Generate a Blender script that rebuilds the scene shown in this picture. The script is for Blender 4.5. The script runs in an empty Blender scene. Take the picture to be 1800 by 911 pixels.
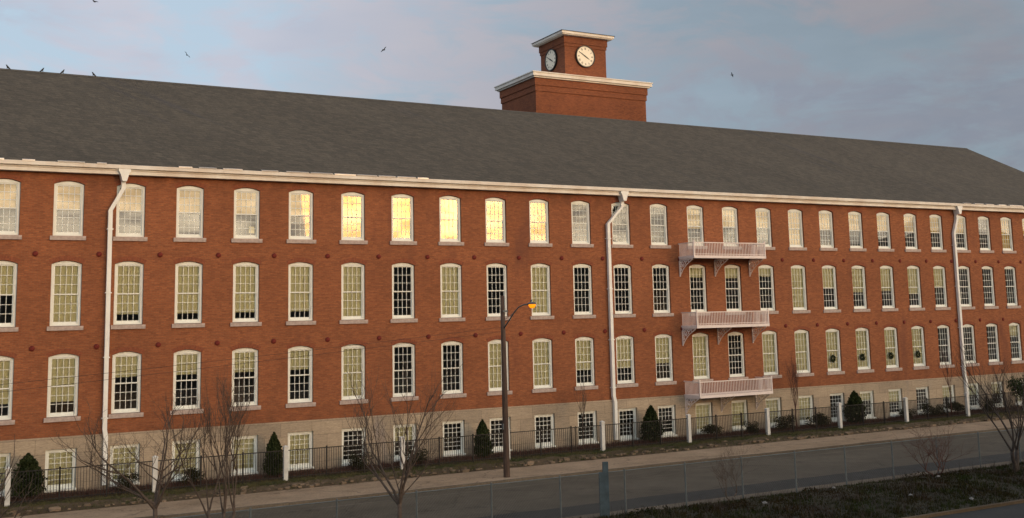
import bpy, math, random
from math import sin, cos, pi, radians as R
import numpy as np
rnd = random.Random(7)
S = bpy.context.scene
COL = S.collection

# ------------------------------------------------------------------ camera, sky, sun, exposure
F, CY, DIST, YAW, PITCH, ROLL, XC, ZC = 1877.3205, -141.422, 49.9973, 0.4994, 0.1287, -0.0216, -2.6364, 7.2
def cam_axes():
    cy, sy, cp, sp = cos(YAW), sin(YAW), cos(PITCH), sin(PITCH)
    f = np.array([sy*cp, cy*cp, sp]); r0 = np.array([cy, -sy, 0]); u0 = np.cross(r0, f)
    return cos(ROLL)*r0+sin(ROLL)*u0, -sin(ROLL)*r0+cos(ROLL)*u0, f
from mathutils import Matrix, Vector
r_, u_, f_ = cam_axes()
cam_d = bpy.data.cameras.new('camera'); cam = bpy.data.objects.new('camera', cam_d); COL.objects.link(cam)
cam.matrix_world = Matrix(((r_[0], u_[0], -f_[0], XC), (r_[1], u_[1], -f_[1], -DIST), (r_[2], u_[2], -f_[2], ZC), (0, 0, 0, 1)))
cam_d.sensor_width = 36; cam_d.lens = F/1800*36; cam_d.shift_y = CY/1800
cam_d.clip_start = 0.2; cam_d.clip_end = 5000
S.camera = cam
S.view_settings.view_transform = 'Standard'; S.view_settings.look = 'None'
S.view_settings.exposure = 0.5; S.view_settings.gamma = 1

SUN_AZ, SUN_EL = R(24.5), R(6.5)      # azimuth from the facade's normal (-Y) towards +X
sun_dir = Vector((sin(SUN_AZ)*cos(SUN_EL), -cos(SUN_AZ)*cos(SUN_EL), sin(SUN_EL)))
ld = bpy.data.lights.new('low_sun', 'SUN'); lo = bpy.data.objects.new('low_sun', ld); COL.objects.link(lo)
ld.energy = 0.5; ld.angle = R(14.5); ld.color = (1.0, 0.38, 0.06)
lo.rotation_euler = sun_dir.to_track_quat('Z', 'Y').to_euler()
lo.location = (20, -60, 40)

W = bpy.data.worlds.new('World'); S.world = W; W.use_nodes = True
def nodes_of(nt):
    nt.nodes.clear()
    def N(t, **kw):
        n = nt.nodes.new(t)
        for k, v in kw.items():
            if k.startswith('i_'):
                key = k[2:]; n.inputs[int(key) if key.isdigit() else key].default_value = v
            else: setattr(n, k, v)
        return n
    return N, nt.links.new
N, L = nodes_of(W.node_tree)
sky = N('ShaderNodeTexSky', sky_type='NISHITA', sun_disc=False, sun_elevation=SUN_EL, sun_rotation=pi-SUN_AZ, air_density=1.0, dust_density=1.5, ozone_density=2.0)
tc = N('ShaderNodeTexCoord')
skyc = N('ShaderNodeVectorMath', operation='SCALE'); skyc.inputs['Scale'].default_value = 0.10
L(sky.outputs[0], skyc.inputs[0])
mp = N('ShaderNodeMapping'); mp.inputs['Scale'].default_value = (4.5, 4.5, 12); mp.inputs['Rotation'].default_value = (0, R(4), 0)
L(tc.outputs['Generated'], mp.inputs[0])
n1 = N('ShaderNodeTexNoise', i_Scale=1.6, i_Detail=8, i_Roughness=0.6, i_Distortion=0.5); L(mp.outputs[0], n1.inputs['Vector'])
cr = N('ShaderNodeValToRGB'); cr.color_ramp.elements[0].position = 0.41; cr.color_ramp.elements[0].color = (0, 0, 0, 1)
cr.color_ramp.elements[1].position = 0.55; cr.color_ramp.elements[1].color = (1, 1, 1, 1)
L(n1.outputs[0], cr.inputs[0])
mp2 = N('ShaderNodeMapping'); mp2.inputs['Scale'].default_value = (1.2, 1.2, 5); mp2.inputs['Location'].default_value = (3.1, 1.7, 0.4)
L(tc.outputs['Generated'], mp2.inputs[0])
n2 = N('ShaderNodeTexNoise', i_Scale=1.5, i_Detail=5, i_Roughness=0.5); L(mp2.outputs[0], n2.inputs['Vector'])
cr2 = N('ShaderNodeValToRGB')
cr2.color_ramp.elements[0].position = 0.38; cr2.color_ramp.elements[0].color = (0.32, 0.36, 0.44, 1)
cr2.color_ramp.elements[1].position = 0.60; cr2.color_ramp.elements[1].color = (0.50, 0.48, 0.525, 1)
L(n2.outputs[0], cr2.inputs[0])
# thin high haze: blue gaps between the clouds
gap = N('ShaderNodeMix', data_type='RGBA', i_0=0.85); gap.inputs[7].default_value = (0.38, 0.47, 0.56, 1)
L(skyc.outputs[0], gap.inputs[6])
mc = N('ShaderNodeMix', data_type='RGBA'); L(cr.outputs[0], mc.inputs[0]); L(gap.outputs[2], mc.inputs[6]); L(cr2.outputs[0], mc.inputs[7])
# darker bank of cloud towards the east end (+X)
dv = N('ShaderNodeVectorMath', operation='DOT_PRODUCT'); dv.inputs[1].default_value = (0.86, 0.5, 0.05)
L(tc.outputs['Generated'], dv.inputs[0])
dn = N('ShaderNodeMath', operation='MULTIPLY_ADD', i_1=0.35, i_2=-0.17); L(n2.outputs[0], dn.inputs[0])
da = N('ShaderNodeMath', operation='ADD'); L(dv.outputs['Value'], da.inputs[0]); L(dn.outputs[0], da.inputs[1])
dr = N('ShaderNodeMapRange', i_1=0.68, i_2=0.98, i_3=1.0, i_4=0.48); L(da.outputs[0], dr.inputs[0])
ms = N('ShaderNodeVectorMath', operation='SCALE'); L(mc.outputs[2], ms.inputs[0]); L(dr.outputs[0], ms.inputs['Scale'])
# sunset glow low in the sky where the sun stands
gd = N('ShaderNodeVectorMath', operation='SUBTRACT'); gd.inputs[1].default_value = sun_dir[:]; L(tc.outputs['Generated'], gd.inputs[0])
gm = N('ShaderNodeVectorMath', operation='MULTIPLY'); gm.inputs[1].default_value = (1, 1, 1.9); L(gd.outputs[0], gm.inputs[0])
gl = N('ShaderNodeVectorMath', operation='LENGTH'); L(gm.outputs[0], gl.inputs[0])
g2 = N('ShaderNodeMath', operation='POWER', i_1=2.0); L(gl.outputs['Value'], g2.inputs[0])
def gauss(sig, amp):
    a = N('ShaderNodeMath', operation='MULTIPLY', i_1=-1/(2*sig*sig)); L(g2.outputs[0], a.inputs[0])
    b = N('ShaderNodeMath', operation='EXPONENT'); L(a.outputs[0], b.inputs[0])
    c = N('ShaderNodeMath', operation='MULTIPLY', i_1=amp); L(b.outputs[0], c.inputs[0]); return c
mp3 = N('ShaderNodeMapping'); mp3.inputs['Scale'].default_value = (14, 14, 50); L(tc.outputs['Generated'], mp3.inputs[0])
n3 = N('ShaderNodeTexNoise', i_Scale=1.4, i_Detail=5, i_Roughness=0.6); L(mp3.outputs[0], n3.inputs['Vector'])
nr = N('ShaderNodeMapRange', i_1=0.38, i_2=0.62, i_3=0.35, i_4=1.7); L(n3.outputs[0], nr.inputs[0])
def glow(sig, amp, colr):
    g = gauss(sig, amp)
    m = N('ShaderNodeMath', operation='MULTIPLY'); L(g.outputs[0], m.inputs[0]); L(nr.outputs[0], m.inputs[1])
    v = N('ShaderNodeVectorMath', operation='SCALE'); v.inputs[0].default_value = colr; L(m.outputs[0], v.inputs['Scale']); return v
ga, gb = glow(0.055, 10.0, (1.0, 0.50, 0.08)), glow(0.45, 3.3, (1.0, 0.80, 0.52))
a1 = N('ShaderNodeVectorMath', operation='ADD'); L(ga.outputs[0], a1.inputs[0]); L(gb.outputs[0], a1.inputs[1])
a2 = N('ShaderNodeVectorMath', operation='ADD'); L(a1.outputs[0], a2.inputs[0]); L(ms.outputs[0], a2.inputs[1])
bg = N('ShaderNodeBackground', i_1=1.0); L(a2.outputs[0], bg.inputs[0])
wo = N('ShaderNodeOutputWorld'); L(bg.outputs[0], wo.inputs[0])

# ------------------------------------------------------------------ materials
def mat(name, col, rough=0.8, var=0.0, vscale=3.0, metal=0.0, stretch=(1, 1, 1), bump=0.0, col2=None, emit=None, spec=0.3):
    m = bpy.data.materials.new(name); m.use_nodes = True
    N, L = nodes_of(m.node_tree)
    b = N('ShaderNodeBsdfPrincipled', i_Roughness=rough, i_Metallic=metal); b.inputs['Specular IOR Level'].default_value = spec
    o = N('ShaderNodeOutputMaterial'); L(b.outputs[0], o.inputs[0])
    b.inputs['Base Color'].default_value = (*col, 1)
    if var or col2:
        tc = N('ShaderNodeTexCoord'); mp = N('ShaderNodeMapping'); mp.inputs['Scale'].default_value = stretch
        L(tc.outputs['Object'], mp.inputs[0])
        n = N('ShaderNodeTexNoise', i_Scale=vscale, i_Detail=6, i_Roughness=0.6); L(mp.outputs[0], n.inputs['Vector'])
        r = N('ShaderNodeValToRGB'); c2 = col2 or tuple(c*(1-var) for c in col)
        c1 = col if col2 else tuple(min(1, c*(1+var)) for c in col)
        r.color_ramp.elements[0].position = 0.35; r.color_ramp.elements[0].color = (*c2, 1)
        r.color_ramp.elements[1].position = 0.65; r.color_ramp.elements[1].color = (*c1, 1)
        L(n.outputs[0], r.inputs[0]); L(r.outputs[0], b.inputs['Base Color'])
        if bump:
            bp = N('ShaderNodeBump', i_Strength=bump, i_Distance=0.02); L(n.outputs[0], bp.inputs['Height']); L(bp.outputs[0], b.inputs['Normal'])
    if emit:
        b.inputs['Emission Color'].default_value = (*emit[0], 1); b.inputs['Emission Strength'].default_value = emit[1]
    return m

def brick_mat(name, c1, c2, mortar, bw, bh, ms, big=0.25, streak=0.25, fine=0.16, stain=None):
    m = bpy.data.materials.new(name); m.use_nodes = True
    N, L = nodes_of(m.node_tree)
    b = N('ShaderNodeBsdfPrincipled', i_Roughness=0.85); b.inputs['Specular IOR Level'].default_value = 0.25
    o = N('ShaderNodeOutputMaterial'); L(b.outputs[0], o.inputs[0])
    tc = N('ShaderNodeTexCoord'); sp = N('ShaderNodeSeparateXYZ'); L(tc.outputs['Object'], sp.inputs[0])
    ad = N('ShaderNodeMath', operation='ADD'); L(sp.outputs[0], ad.inputs[0]); L(sp.outputs[1], ad.inputs[1])
    cb = N('ShaderNodeCombineXYZ'); L(ad.outputs[0], cb.inputs[0]); L(sp.outputs[2], cb.inputs[1])
    bt = N('ShaderNodeTexBrick', i_Scale=1.0, offset=0.5)
    bt.inputs['Color1'].default_value = (*c1, 1); bt.inputs['Color2'].default_value = (*c2, 1); bt.inputs['Mortar'].default_value = (*mortar, 1)
    bt.inputs['Mortar Size'].default_value = ms; bt.inputs['Mortar Smooth'].default_value = 0.3; bt.inputs['Bias'].default_value = 0.0
    bt.inputs['Brick Width'].default_value = bw; bt.inputs['Row Height'].default_value = bh
    L(cb.outputs[0], bt.inputs['Vector'])
    def nz(scale, stretch, det=5):
        mp = N('ShaderNodeMapping'); mp.inputs['Scale'].default_value = stretch; L(cb.outputs[0], mp.inputs[0])
        n = N('ShaderNodeTexNoise', i_Scale=scale, i_Detail=det, i_Roughness=0.6); L(mp.outputs[0], n.inputs['Vector']); return n
    nb = nz(0.22, (1, 1.2, 1)); nsn = nz(2.2, (1, 7, 1), 3); nfn = nz(9, (1, 3, 1), 2); nd = nz(0.5, (1, 0.25, 1), 4)
    prev = bt.outputs[0]
    for n, amt in ((nb, big), (nsn, streak), (nfn, fine)):
        mr = N('ShaderNodeMapRange', i_1=0.3, i_2=0.7, i_3=1-amt, i_4=1+amt); L(n.outputs[0], mr.inputs[0])
        sc = N('ShaderNodeVectorMath', operation='SCALE'); L(prev, sc.inputs[0]); L(mr.outputs[0], sc.inputs['Scale']); prev = sc.outputs[0]
    # occasional replaced / sooty patches
    mr = N('ShaderNodeMapRange', i_1=0.60, i_2=0.72, i_3=0.0, i_4=0.55); L(nd.outputs[0], mr.inputs[0])
    mx = N('ShaderNodeMix', data_type='RGBA'); mx.inputs[7].default_value = (c2[0]*0.62, c2[1]*0.72, c2[2]*1.15, 1)
    L(mr.outputs[0], mx.inputs[0]); L(prev, mx.inputs[6]); prev = mx.outputs[2]
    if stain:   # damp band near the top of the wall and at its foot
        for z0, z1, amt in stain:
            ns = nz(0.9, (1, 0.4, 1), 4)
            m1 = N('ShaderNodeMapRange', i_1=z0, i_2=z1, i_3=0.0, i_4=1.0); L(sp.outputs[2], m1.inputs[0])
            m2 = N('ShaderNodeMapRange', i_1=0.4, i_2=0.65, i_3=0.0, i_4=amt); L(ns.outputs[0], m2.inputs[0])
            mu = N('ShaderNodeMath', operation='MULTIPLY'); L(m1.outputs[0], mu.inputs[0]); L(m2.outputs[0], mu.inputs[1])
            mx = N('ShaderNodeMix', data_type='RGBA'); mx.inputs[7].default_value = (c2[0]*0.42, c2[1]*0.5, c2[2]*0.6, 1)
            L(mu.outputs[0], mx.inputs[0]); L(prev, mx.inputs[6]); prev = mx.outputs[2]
    L(prev, b.inputs['Base Color'])
    bp = N('ShaderNodeBump', i_Strength=0.4, i_Distance=0.008, invert=True); L(bt.outputs['Fac'], bp.inputs['Height']); L(bp.outputs[0], b.inputs['Normal'])
    return m

M = {}
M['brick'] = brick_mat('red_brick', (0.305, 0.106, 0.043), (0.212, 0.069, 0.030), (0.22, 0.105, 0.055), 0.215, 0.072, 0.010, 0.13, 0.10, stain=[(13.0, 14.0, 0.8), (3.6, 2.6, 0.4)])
M['voussoir'] = mat('arch_brick', (0.27, 0.085, 0.040), 0.85, col2=(0.16, 0.050, 0.026), vscale=9)
M['tower_brick'] = brick_mat('tower_brick', (0.245, 0.078, 0.032), (0.17, 0.051, 0.024), (0.16, 0.08, 0.045), 0.215, 0.072, 0.010, 0.2, 0.10)
M['stone'] = brick_mat('granite_blocks', (0.39, 0.315, 0.225), (0.30, 0.245, 0.18), (0.22, 0.175, 0.125), 1.5, 0.62, 0.012, 0.20, 0.14, stain=[(1.2, 0.2, 0.7)])
M['sill'] = mat('sill_stone', (0.42, 0.34, 0.30), 0.85, 0.2, 5)
M['white'] = mat('white_paint', (0.78, 0.79, 0.74), 0.5, 0.06, 2.0)
M['frame'] = mat('window_white', (0.76, 0.79, 0.73), 0.45, 0.04, 6)
M['cornice'] = mat('cornice_paint', (0.76, 0.74, 0.67), 0.5, col2=(0.62, 0.55, 0.46), vscale=0.8, stretch=(1, 1, 0.2))
M['metal'] = mat('bright_metal', (0.93, 0.91, 0.87), 0.48, metal=1.0, spec=0.5, var=0.05)
M['roof'] = brick_mat('roof_shingles', (0.088, 0.078, 0.060), (0.060, 0.055, 0.044), (0.06, 0.055, 0.045), 0.32, 0.14, 0.012, 0.10, 0.14, fine=0.24)
M['ridge'] = mat('ridge_cap', (0.075, 0.07, 0.06), 0.9, 0.2, 4)
M['tie'] = mat('tie_iron', (0.13, 0.018, 0.012), 0.8, 0.25, 10)
M['inner'] = mat('interior_wall', (0.22, 0.20, 0.19), 0.9, 0.1, 1)
M['blindY'] = mat('blind_cream', (0.74, 0.58, 0.25), 0.8, 0.08, 5, stretch=(0.4, 1, 9))
M['blindG'] = mat('blind_sage', (0.74, 0.71, 0.50), 0.8, 0.08, 5, stretch=(6, 1, 0.4))
M['dark'] = mat('black_iron', (0.012, 0.012, 0.013), 0.45, 0.2, 8)
M['face'] = mat('clock_face', (0.82, 0.77, 0.62), 0.5, 0.03, 3)
M['wood'] = mat('pole_wood', (0.075, 0.05, 0.038), 0.9, 0.35, 6, stretch=(4, 4, 0.3))
M['galv'] = mat('galvanised_steel', (0.11, 0.13, 0.135), 0.6, 0.15, 4, metal=0.3)
M['bark'] = mat('bark', (0.085, 0.064, 0.050), 0.9, 0.3, 8)
M['barkdark'] = mat('bark_dark', (0.045, 0.036, 0.03), 0.9, 0.3, 8)
M['twigred'] = mat('twig_red', (0.085, 0.042, 0.032), 0.9, 0.3, 8)
M['conifer'] = mat('conifer_green', (0.045, 0.055, 0.022), 1.0, spec=0.02, col2=(0.014, 0.022, 0.009), vscale=5)
M['shrub'] = mat('shrub_green', (0.05, 0.05, 0.022), 1.0, spec=0.02, col2=(0.022, 0.024, 0.014), vscale=6)
M['ivy'] = mat('ivy_green', (0.03, 0.05, 0.018), 1.0, spec=0.05, col2=(0.012, 0.024, 0.010), vscale=5)
M['bluepost'] = mat('blue_grey_paint', (0.045, 0.070, 0.085), 0.8, 0.25, 5)
M['pillar'] = mat('white_post', (0.58, 0.58, 0.54), 0.6, 0.12, 3)
M['balc'] = mat('balcony_paint', (0.74, 0.66, 0.62), 0.55, 0.06, 3)
M['amber'] = mat('lamp_glow', (0.6, 0.25, 0.03), 0.4, emit=((1.0, 0.24, 0.0), 1.1))
M['bird'] = mat('bird_dark', (0.03, 0.03, 0.03), 0.8, 0.2, 20)
M['litter'] = mat('litter_white', (0.15, 0.15, 0.14), 0.6, 0.1, 5)
M['wreath'] = mat('wreath_green', (0.02, 0.03, 0.012), 0.9, 0.3, 20)
M['paper'] = mat('paper_white', (0.8, 0.74, 0.52), 0.7, 0.03, 5)
M['hill'] = mat('hillside', (0.035, 0.032, 0.024), 1.0, 0.3, 0.05)
M['cable'] = mat('cable_black', (0.02, 0.018, 0.018), 0.7, 0.1, 5)

def glass_mat():
    m = bpy.data.materials.new('window_glass'); m.use_nodes = True
    N, L = nodes_of(m.node_tree)
    o = N('ShaderNodeOutputMaterial'); mx = N('ShaderNodeMixShader')
    t = N('ShaderNodeBsdfTransparent'); t.inputs[0].default_value = (0.90, 0.94, 0.89, 1)
    g = N('ShaderNodeBsdfGlossy', i_Roughness=0.015)
    fr = N('ShaderNodeFresnel', i_IOR=1.95)
    oi = N('ShaderNodeObjectInfo'); ge = N('ShaderNodeNewGeometry')
    mp = N('ShaderNodeMapping'); mp.inputs['Scale'].default_value = (0.9, 1, 0.5); L(ge.outputs['Position'], mp.inputs[0])
    n = N('ShaderNodeTexNoise', i_Scale=0.7, i_Detail=0.0, i_Roughness=0.4); L(mp.outputs[0], n.inputs['Vector'])
    bp = N('ShaderNodeBump', i_Strength=1.0, i_Distance=0.006); L(n.outputs[0], bp.inputs['Height'])
    L(bp.outputs[0], g.inputs['Normal'])
    L(fr.outputs[0], mx.inputs[0]); L(t.outputs[0], mx.inputs[1]); L(g.outputs[0], mx.inputs[2]); L(mx.outputs[0], o.inputs[0])
    return m
M['glass'] = glass_mat()

# ------------------------------------------------------------------ mesh helpers
class MB:
    def __init__(s): s.v = []; s.f = []; s.mi = []; s.cur = 0
    def poly(s, pts):
        n = len(s.v); s.v += [tuple(p) for p in pts]; s.f.append(tuple(range(n, n+len(pts)))); s.mi.append(s.cur)
    def box(s, x0, x1, y0, y1, z0, z1):
        n = len(s.v)
        s.v += [(x0,y0,z0),(x1,y0,z0),(x1,y1,z0),(x0,y1,z0),(x0,y0,z1),(x1,y0,z1),(x1,y1,z1),(x0,y1,z1)]
        for q in ((0,3,2,1),(4,5,6,7),(0,1,5,4),(1,2,6,5),(2,3,7,6),(3,0,4,7)): s.f.append(tuple(n+i for i in q)); s.mi.append(s.cur)
    def tube(s, pts, rad, n=6, cap=True):
        rad = rad if hasattr(rad, '__len__') else [rad]*len(pts)
        pts = [Vector(p) for p in pts]; base = len(s.v)
        for i, p in enumerate(pts):
            d = (pts[min(i+1, len(pts)-1)]-pts[max(i-1, 0)])
            if d.length < 1e-6: d = Vector((0, 0, 1))
            d.normalize()
            a = d.cross(Vector((0, 0, 1)) if abs(d.z) < 0.9 else Vector((1, 0, 0))).normalized(); b = d.cross(a)
            for k in range(n):
                t = 2*pi*k/n; s.v.append(tuple(p+(a*cos(t)+b*sin(t))*rad[i]))
        for i in range(len(pts)-1):
            for k in range(n):
                a0 = base+i*n+k; a1 = base+i*n+(k+1) % n
                s.f.append((a0, a1, a1+n, a0+n)); s.mi.append(s.cur)
        if cap:
            s.f.append(tuple(base+k for k in range(n))[::-1]); s.mi.append(s.cur)
            e = base+(len(pts)-1)*n; s.f.append(tuple(e+k for k in range(n))); s.mi.append(s.cur)
    def bar(s, p, q, w, d=None):   # square bar along p->q
        s.tube([p, q], [w*0.7071]*2 if d is None else [w*0.7071]*2, 4)
    def prism(s, outline, axis, a0, a1):   # outline 2D extruded along axis 'x' (outline=(y,z)) , 'y' (x,z)
        def P(o, a): return (a, o[0], o[1]) if axis == 'x' else ((o[0], a, o[1]) if axis == 'y' else (o[0], o[1], a))
        n = len(outline)
        s.poly([P(o, a0) for o in outline]); s.poly([P(o, a1) for o in outline[::-1]])
        for i in range(n):
            o, q = outline[i], outline[(i+1) % n]
            s.poly([P(o, a0), P(o, a1), P(q, a1), P(q, a0)])
    def build(s, name, mats, parent=None, smooth=False, loc=None):
        me = bpy.data.meshes.new(name); me.from_pydata(s.v, [], s.f)
        for m in (mats if isinstance(mats, (list, tuple)) else [mats]): me.materials.append(m)
        if any(s.mi): me.polygons.foreach_set('material_index', s.mi)
        if smooth: me.polygons.foreach_set('use_smooth', [True]*len(s.f))
        me.update()
        o = bpy.data.objects.new(name, me); COL.objects.link(o); o.parent = parent
        if loc: o.location = loc
        return o
def tag(o, label=None, cat=None, group=None, kind=None):
    for k, v in (('label', label), ('category', cat), ('group', group), ('kind', kind)):
        if v: o[k] = v
    return o
def empty(name, loc, label, cat, group=None, rz=0):
    o = bpy.data.objects.new(name, None); COL.objects.link(o); o.location = loc; o.rotation_euler.z = rz
    o.empty_display_size = 0.3
    return tag(o, label, cat, group)
def copy_tree(o, parent=None):
    c = o.copy(); COL.objects.link(c); c.parent = parent
    for ch in list(o.children): copy_tree(ch, c)
    return c

# ------------------------------------------------------------------ ground, road, pavement
def sheet(name, x0, x1, ys, zs, m, nx=1, noise=0, kind='structure', label=None, cat=None, seed=1):
    rr = random.Random(seed); mb = MB(); rows = []
    for j, (y, z) in enumerate(zip(ys, zs)):
        row = []
        for i in range(nx+1):
            edge = j == 0 or j == len(ys)-1
            mb.v.append((x0+(x1-x0)*i/nx, y, z+(0 if edge else rr.uniform(-noise, noise)))); row.append(len(mb.v)-1)
        rows.append(row)
    for j in range(len(ys)-1):
        for i in range(nx): mb.f.append((rows[j][i], rows[j][i+1], rows[j+1][i+1], rows[j+1][i])); mb.mi.append(0)
    return tag(mb.build(name, m, smooth=noise > 0), label, cat, kind=kind)

def asphalt_mat(name, col, patch, cracks=True):
    m = bpy.data.materials.new(name); m.use_nodes = True
    N, L = nodes_of(m.node_tree)
    b = N('ShaderNodeBsdfPrincipled', i_Roughness=0.85); b.inputs['Specular IOR Level'].default_value = 0.2
    o = N('ShaderNodeOutputMaterial'); L(b.outputs[0], o.inputs[0])
    tc = N('ShaderNodeTexCoord')
    def nz(scale, st, det=6):
        mp = N('ShaderNodeMapping'); mp.inputs['Scale'].default_value = st; L(tc.outputs['Object'], mp.inputs[0])
        n = N('ShaderNodeTexNoise', i_Scale=scale, i_Detail=det, i_Roughness=0.65); L(mp.outputs[0], n.inputs['Vector']); return n
    a = nz(0.35, (0.3, 1, 1)); f = nz(14, (1, 1, 1)); c = nz(0.9, (1, 1, 1))
    r = N('ShaderNodeValToRGB'); r.color_ramp.elements[0].position = 0.35; r.color_ramp.elements[1].position = 0.68
    r.color_ramp.elements[0].color = (*col, 1); r.color_ramp.elements[1].color = (*patch, 1)
    L(a.outputs[0], r.inputs[0])
    prev = r.outputs[0]
    for n, amt in ((f, 0.25), (c, 0.18)):
        mr = N('ShaderNodeMapRange', i_1=0.3, i_2=0.7, i_3=1-amt, i_4=1+amt); L(n.outputs[0], mr.inputs[0])
        sc = N('ShaderNodeVectorMath', operation='SCALE'); L(prev, sc.inputs[0]); L(mr.outputs[0], sc.inputs['Scale']); prev = sc.outputs[0]
    if cracks:
        vo = N('ShaderNodeTexVoronoi', feature='DISTANCE_TO_EDGE', i_Scale=0.28)
        mpv = N('ShaderNodeMapping'); mpv.inputs['Scale'].default_value = (0.6, 1, 1); L(tc.outputs['Object'], mpv.inputs[0])
        va = N('ShaderNodeVectorMath', operation='ADD'); L(mpv.outputs[0], va.inputs[0]); L(c.outputs[1], va.inputs[1]); L(va.outputs[0], vo.inputs['Vector'])
        mr = N('ShaderNodeMapRange', i_1=0.0, i_2=0.012, i_3=0.55, i_4=1.0); L(vo.outputs[0], mr.inputs[0])
        sc = N('ShaderNodeVectorMath', operation='SCALE'); L(prev, sc.inputs[0]); L(mr.outputs[0], sc.inputs['Scale']); prev = sc.outputs[0]
    L(prev, b.inputs['Base Color'])
    bp = N('ShaderNodeBump', i_Strength=0.3, i_Distance=0.01); L(f.outputs[0], bp.inputs['Height']); L(bp.outputs[0], b.inputs['Normal'])
    return m
M['asphalt'] = asphalt_mat('old_asphalt', (0.066, 0.058, 0.044), (0.095, 0.083, 0.063))
M['asphaltD'] = asphalt_mat('dark_asphalt', (0.026, 0.028, 0.027), (0.036, 0.037, 0.035), False)
M['walk'] = asphalt_mat('concrete_walk', (0.24, 0.180, 0.118), (0.32, 0.245, 0.168))
M['kerb'] = asphalt_mat('kerb_stone', (0.085, 0.070, 0.052), (0.14, 0.115, 0.085), False)
M['soil'] = asphalt_mat('bank_soil', (0.050, 0.037, 0.022), (0.12, 0.088, 0.055), False)
M['mulch'] = asphalt_mat('mulch', (0.035, 0.028, 0.016), (0.060, 0.050, 0.022), False)
M['verge'] = asphalt_mat('verge_soil', (0.018, 0.017, 0.010), (0.036, 0.031, 0.020), False)
M['earth'] = asphalt_mat('open_ground', (0.05, 0.05, 0.035), (0.08, 0.075, 0.055), False)
M['rubble'] = mat('rubble_stone', (0.16, 0.12, 0.082), 0.9, 0.45, 1.5)
M['grassA'] = mat('grass_dry', (0.10, 0.085, 0.035), 0.9, col2=(0.04, 0.055, 0.018), vscale=0.8)
M['grassB'] = mat('grass_green', (0.022, 0.034, 0.010), 0.9, col2=(0.032, 0.022, 0.012), vscale=0.5, spec=.02)
M['brush'] = mat('brush_leaves', (0.042, 0.027, 0.015), 1.0, col2=(0.013, 0.017, 0.007), vscale=.7, spec=.02)
M['line'] = asphalt_mat('worn_line', (0.065, 0.056, 0.043), (0.16, 0.14, 0.115), False)

X0, X1 = -45, 130
tag(MB().build('tmp', M['earth'])) if False else None
g = MB(); g.box(-2500, 2500, -2500, 2500, -1.2, -0.6); tag(g.build('ground', M['earth']), kind='structure')
sheet('yard', X0, X1, (-2.35, -1.0, 0.0), (0.18, 0.20, 0.22), M['mulch'], 200, 0.03)
sheet('bank', X0, X1, (-4.3, -3.8, -3.3, -2.9, -2.35), (0.10, 0.17, 0.20, 0.21, 0.18), M['soil'], 260, 0.045, seed=4)
mb = MB(); mb.box(X0, X1, -7.42, -4.28, -0.3, 0.104); tag(mb.build('sidewalk', M['walk']), kind='structure')
mb = MB()
x = X0
while x < X1:
    L_ = 2.4; mb.box(x+0.008, x+L_-0.008, -7.60, -7.424, -0.3, 0.12+rnd.uniform(-0.012, 0.012)); x += L_
tag(mb.build('kerb', M['kerb']), kind='structure')
mb = MB(); mb.box(X0, X1, -16.2, -7.604, -0.4, 0.0); tag(mb.build('road', M['asphalt']), kind='structure')
# darker strip along the near side of the road, with slightly wandering edge
mb = MB(); xs = np.linspace(X0, X1, 120); ya = [-14.12+0.06*sin(x*0.9)+0.05*sin(x*2.3+1) for x in xs]
for i in range(119): mb.poly([(xs[i], -16.19, 0.004), (xs[i+1], -16.19, 0.004), (xs[i+1], ya[i+1], 0.004), (xs[i], ya[i], 0.004)])
tag(mb.build('road_dark_strip', M['asphaltD']), kind='structure')
mb = MB(); mb.poly([(X0, -8.85, 0.004), (X1, -8.85, 0.004), (X1, -8.72, 0.004), (X0, -8.72, 0.004)]); tag(mb.build('road_marking', M['line']), kind='structure')
mb = MB(); mb.box(X0, X1, -16.9, -16.205, -0.3, 0.06); tag(mb.build('road_edge_strip', M['kerb']), kind='structure')
ys = [-23.1, -22, -21, -20, -19, -18, -17.4, -16.903]; sheet('verge', X0, X1, ys, (0.05, 0.12, 0.17, 0.19, 0.18, 0.14, 0.09, 0.05), M['verge'], 240, 0.05, seed=9)
mb = MB(); mb.box(X0, X1, -23.26, -23.104, -0.3, 0.10); tag(mb.build('lot_kerb', M['soil']), kind='structure')
mb = MB(); mb.box(X0, X1, -75, -23.264, -0.4, 0.0); tag(mb.build('parking_lot', M['asphaltD']), kind='structure')

# far hill behind the viewpoint (seen mirrored in the panes, and it shades the foot of the wall)
mb = MB(); hr = random.Random(3); na = 300
prof = [(85, -0.6, 0), (120, 8, .3), (160, 18.5, .8), (178, 21.5, 1.3), (230, 16, .5), (330, -0.6, 0)]
ph = [hr.uniform(0, 6.28) for _ in range(6)]
rows = []
for rad_, h, w in prof:
    row = []
    for i in range(na+1):
        a = R(-75)+R(165)*i/na
        t = i/na*40
        bumpy = (0.8*sin(t*0.5+ph[0])+0.5*sin(t*1.1+ph[1])+0.3*sin(t*2.7+ph[2])+hr.uniform(-.25, .25))
        mb.v.append((15+rad_*sin(a), -rad_*cos(a), h+w*bumpy)); row.append(len(mb.v)-1)
    rows.append(row)
for j in range(len(prof)-1):
    for i in range(na): mb.f.append((rows[j][i], rows[j+1][i], rows[j+1][i+1], rows[j][i+1])); mb.mi.append(0)
tag(mb.build('hills', M['hill'], smooth=True), kind='structure')

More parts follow.
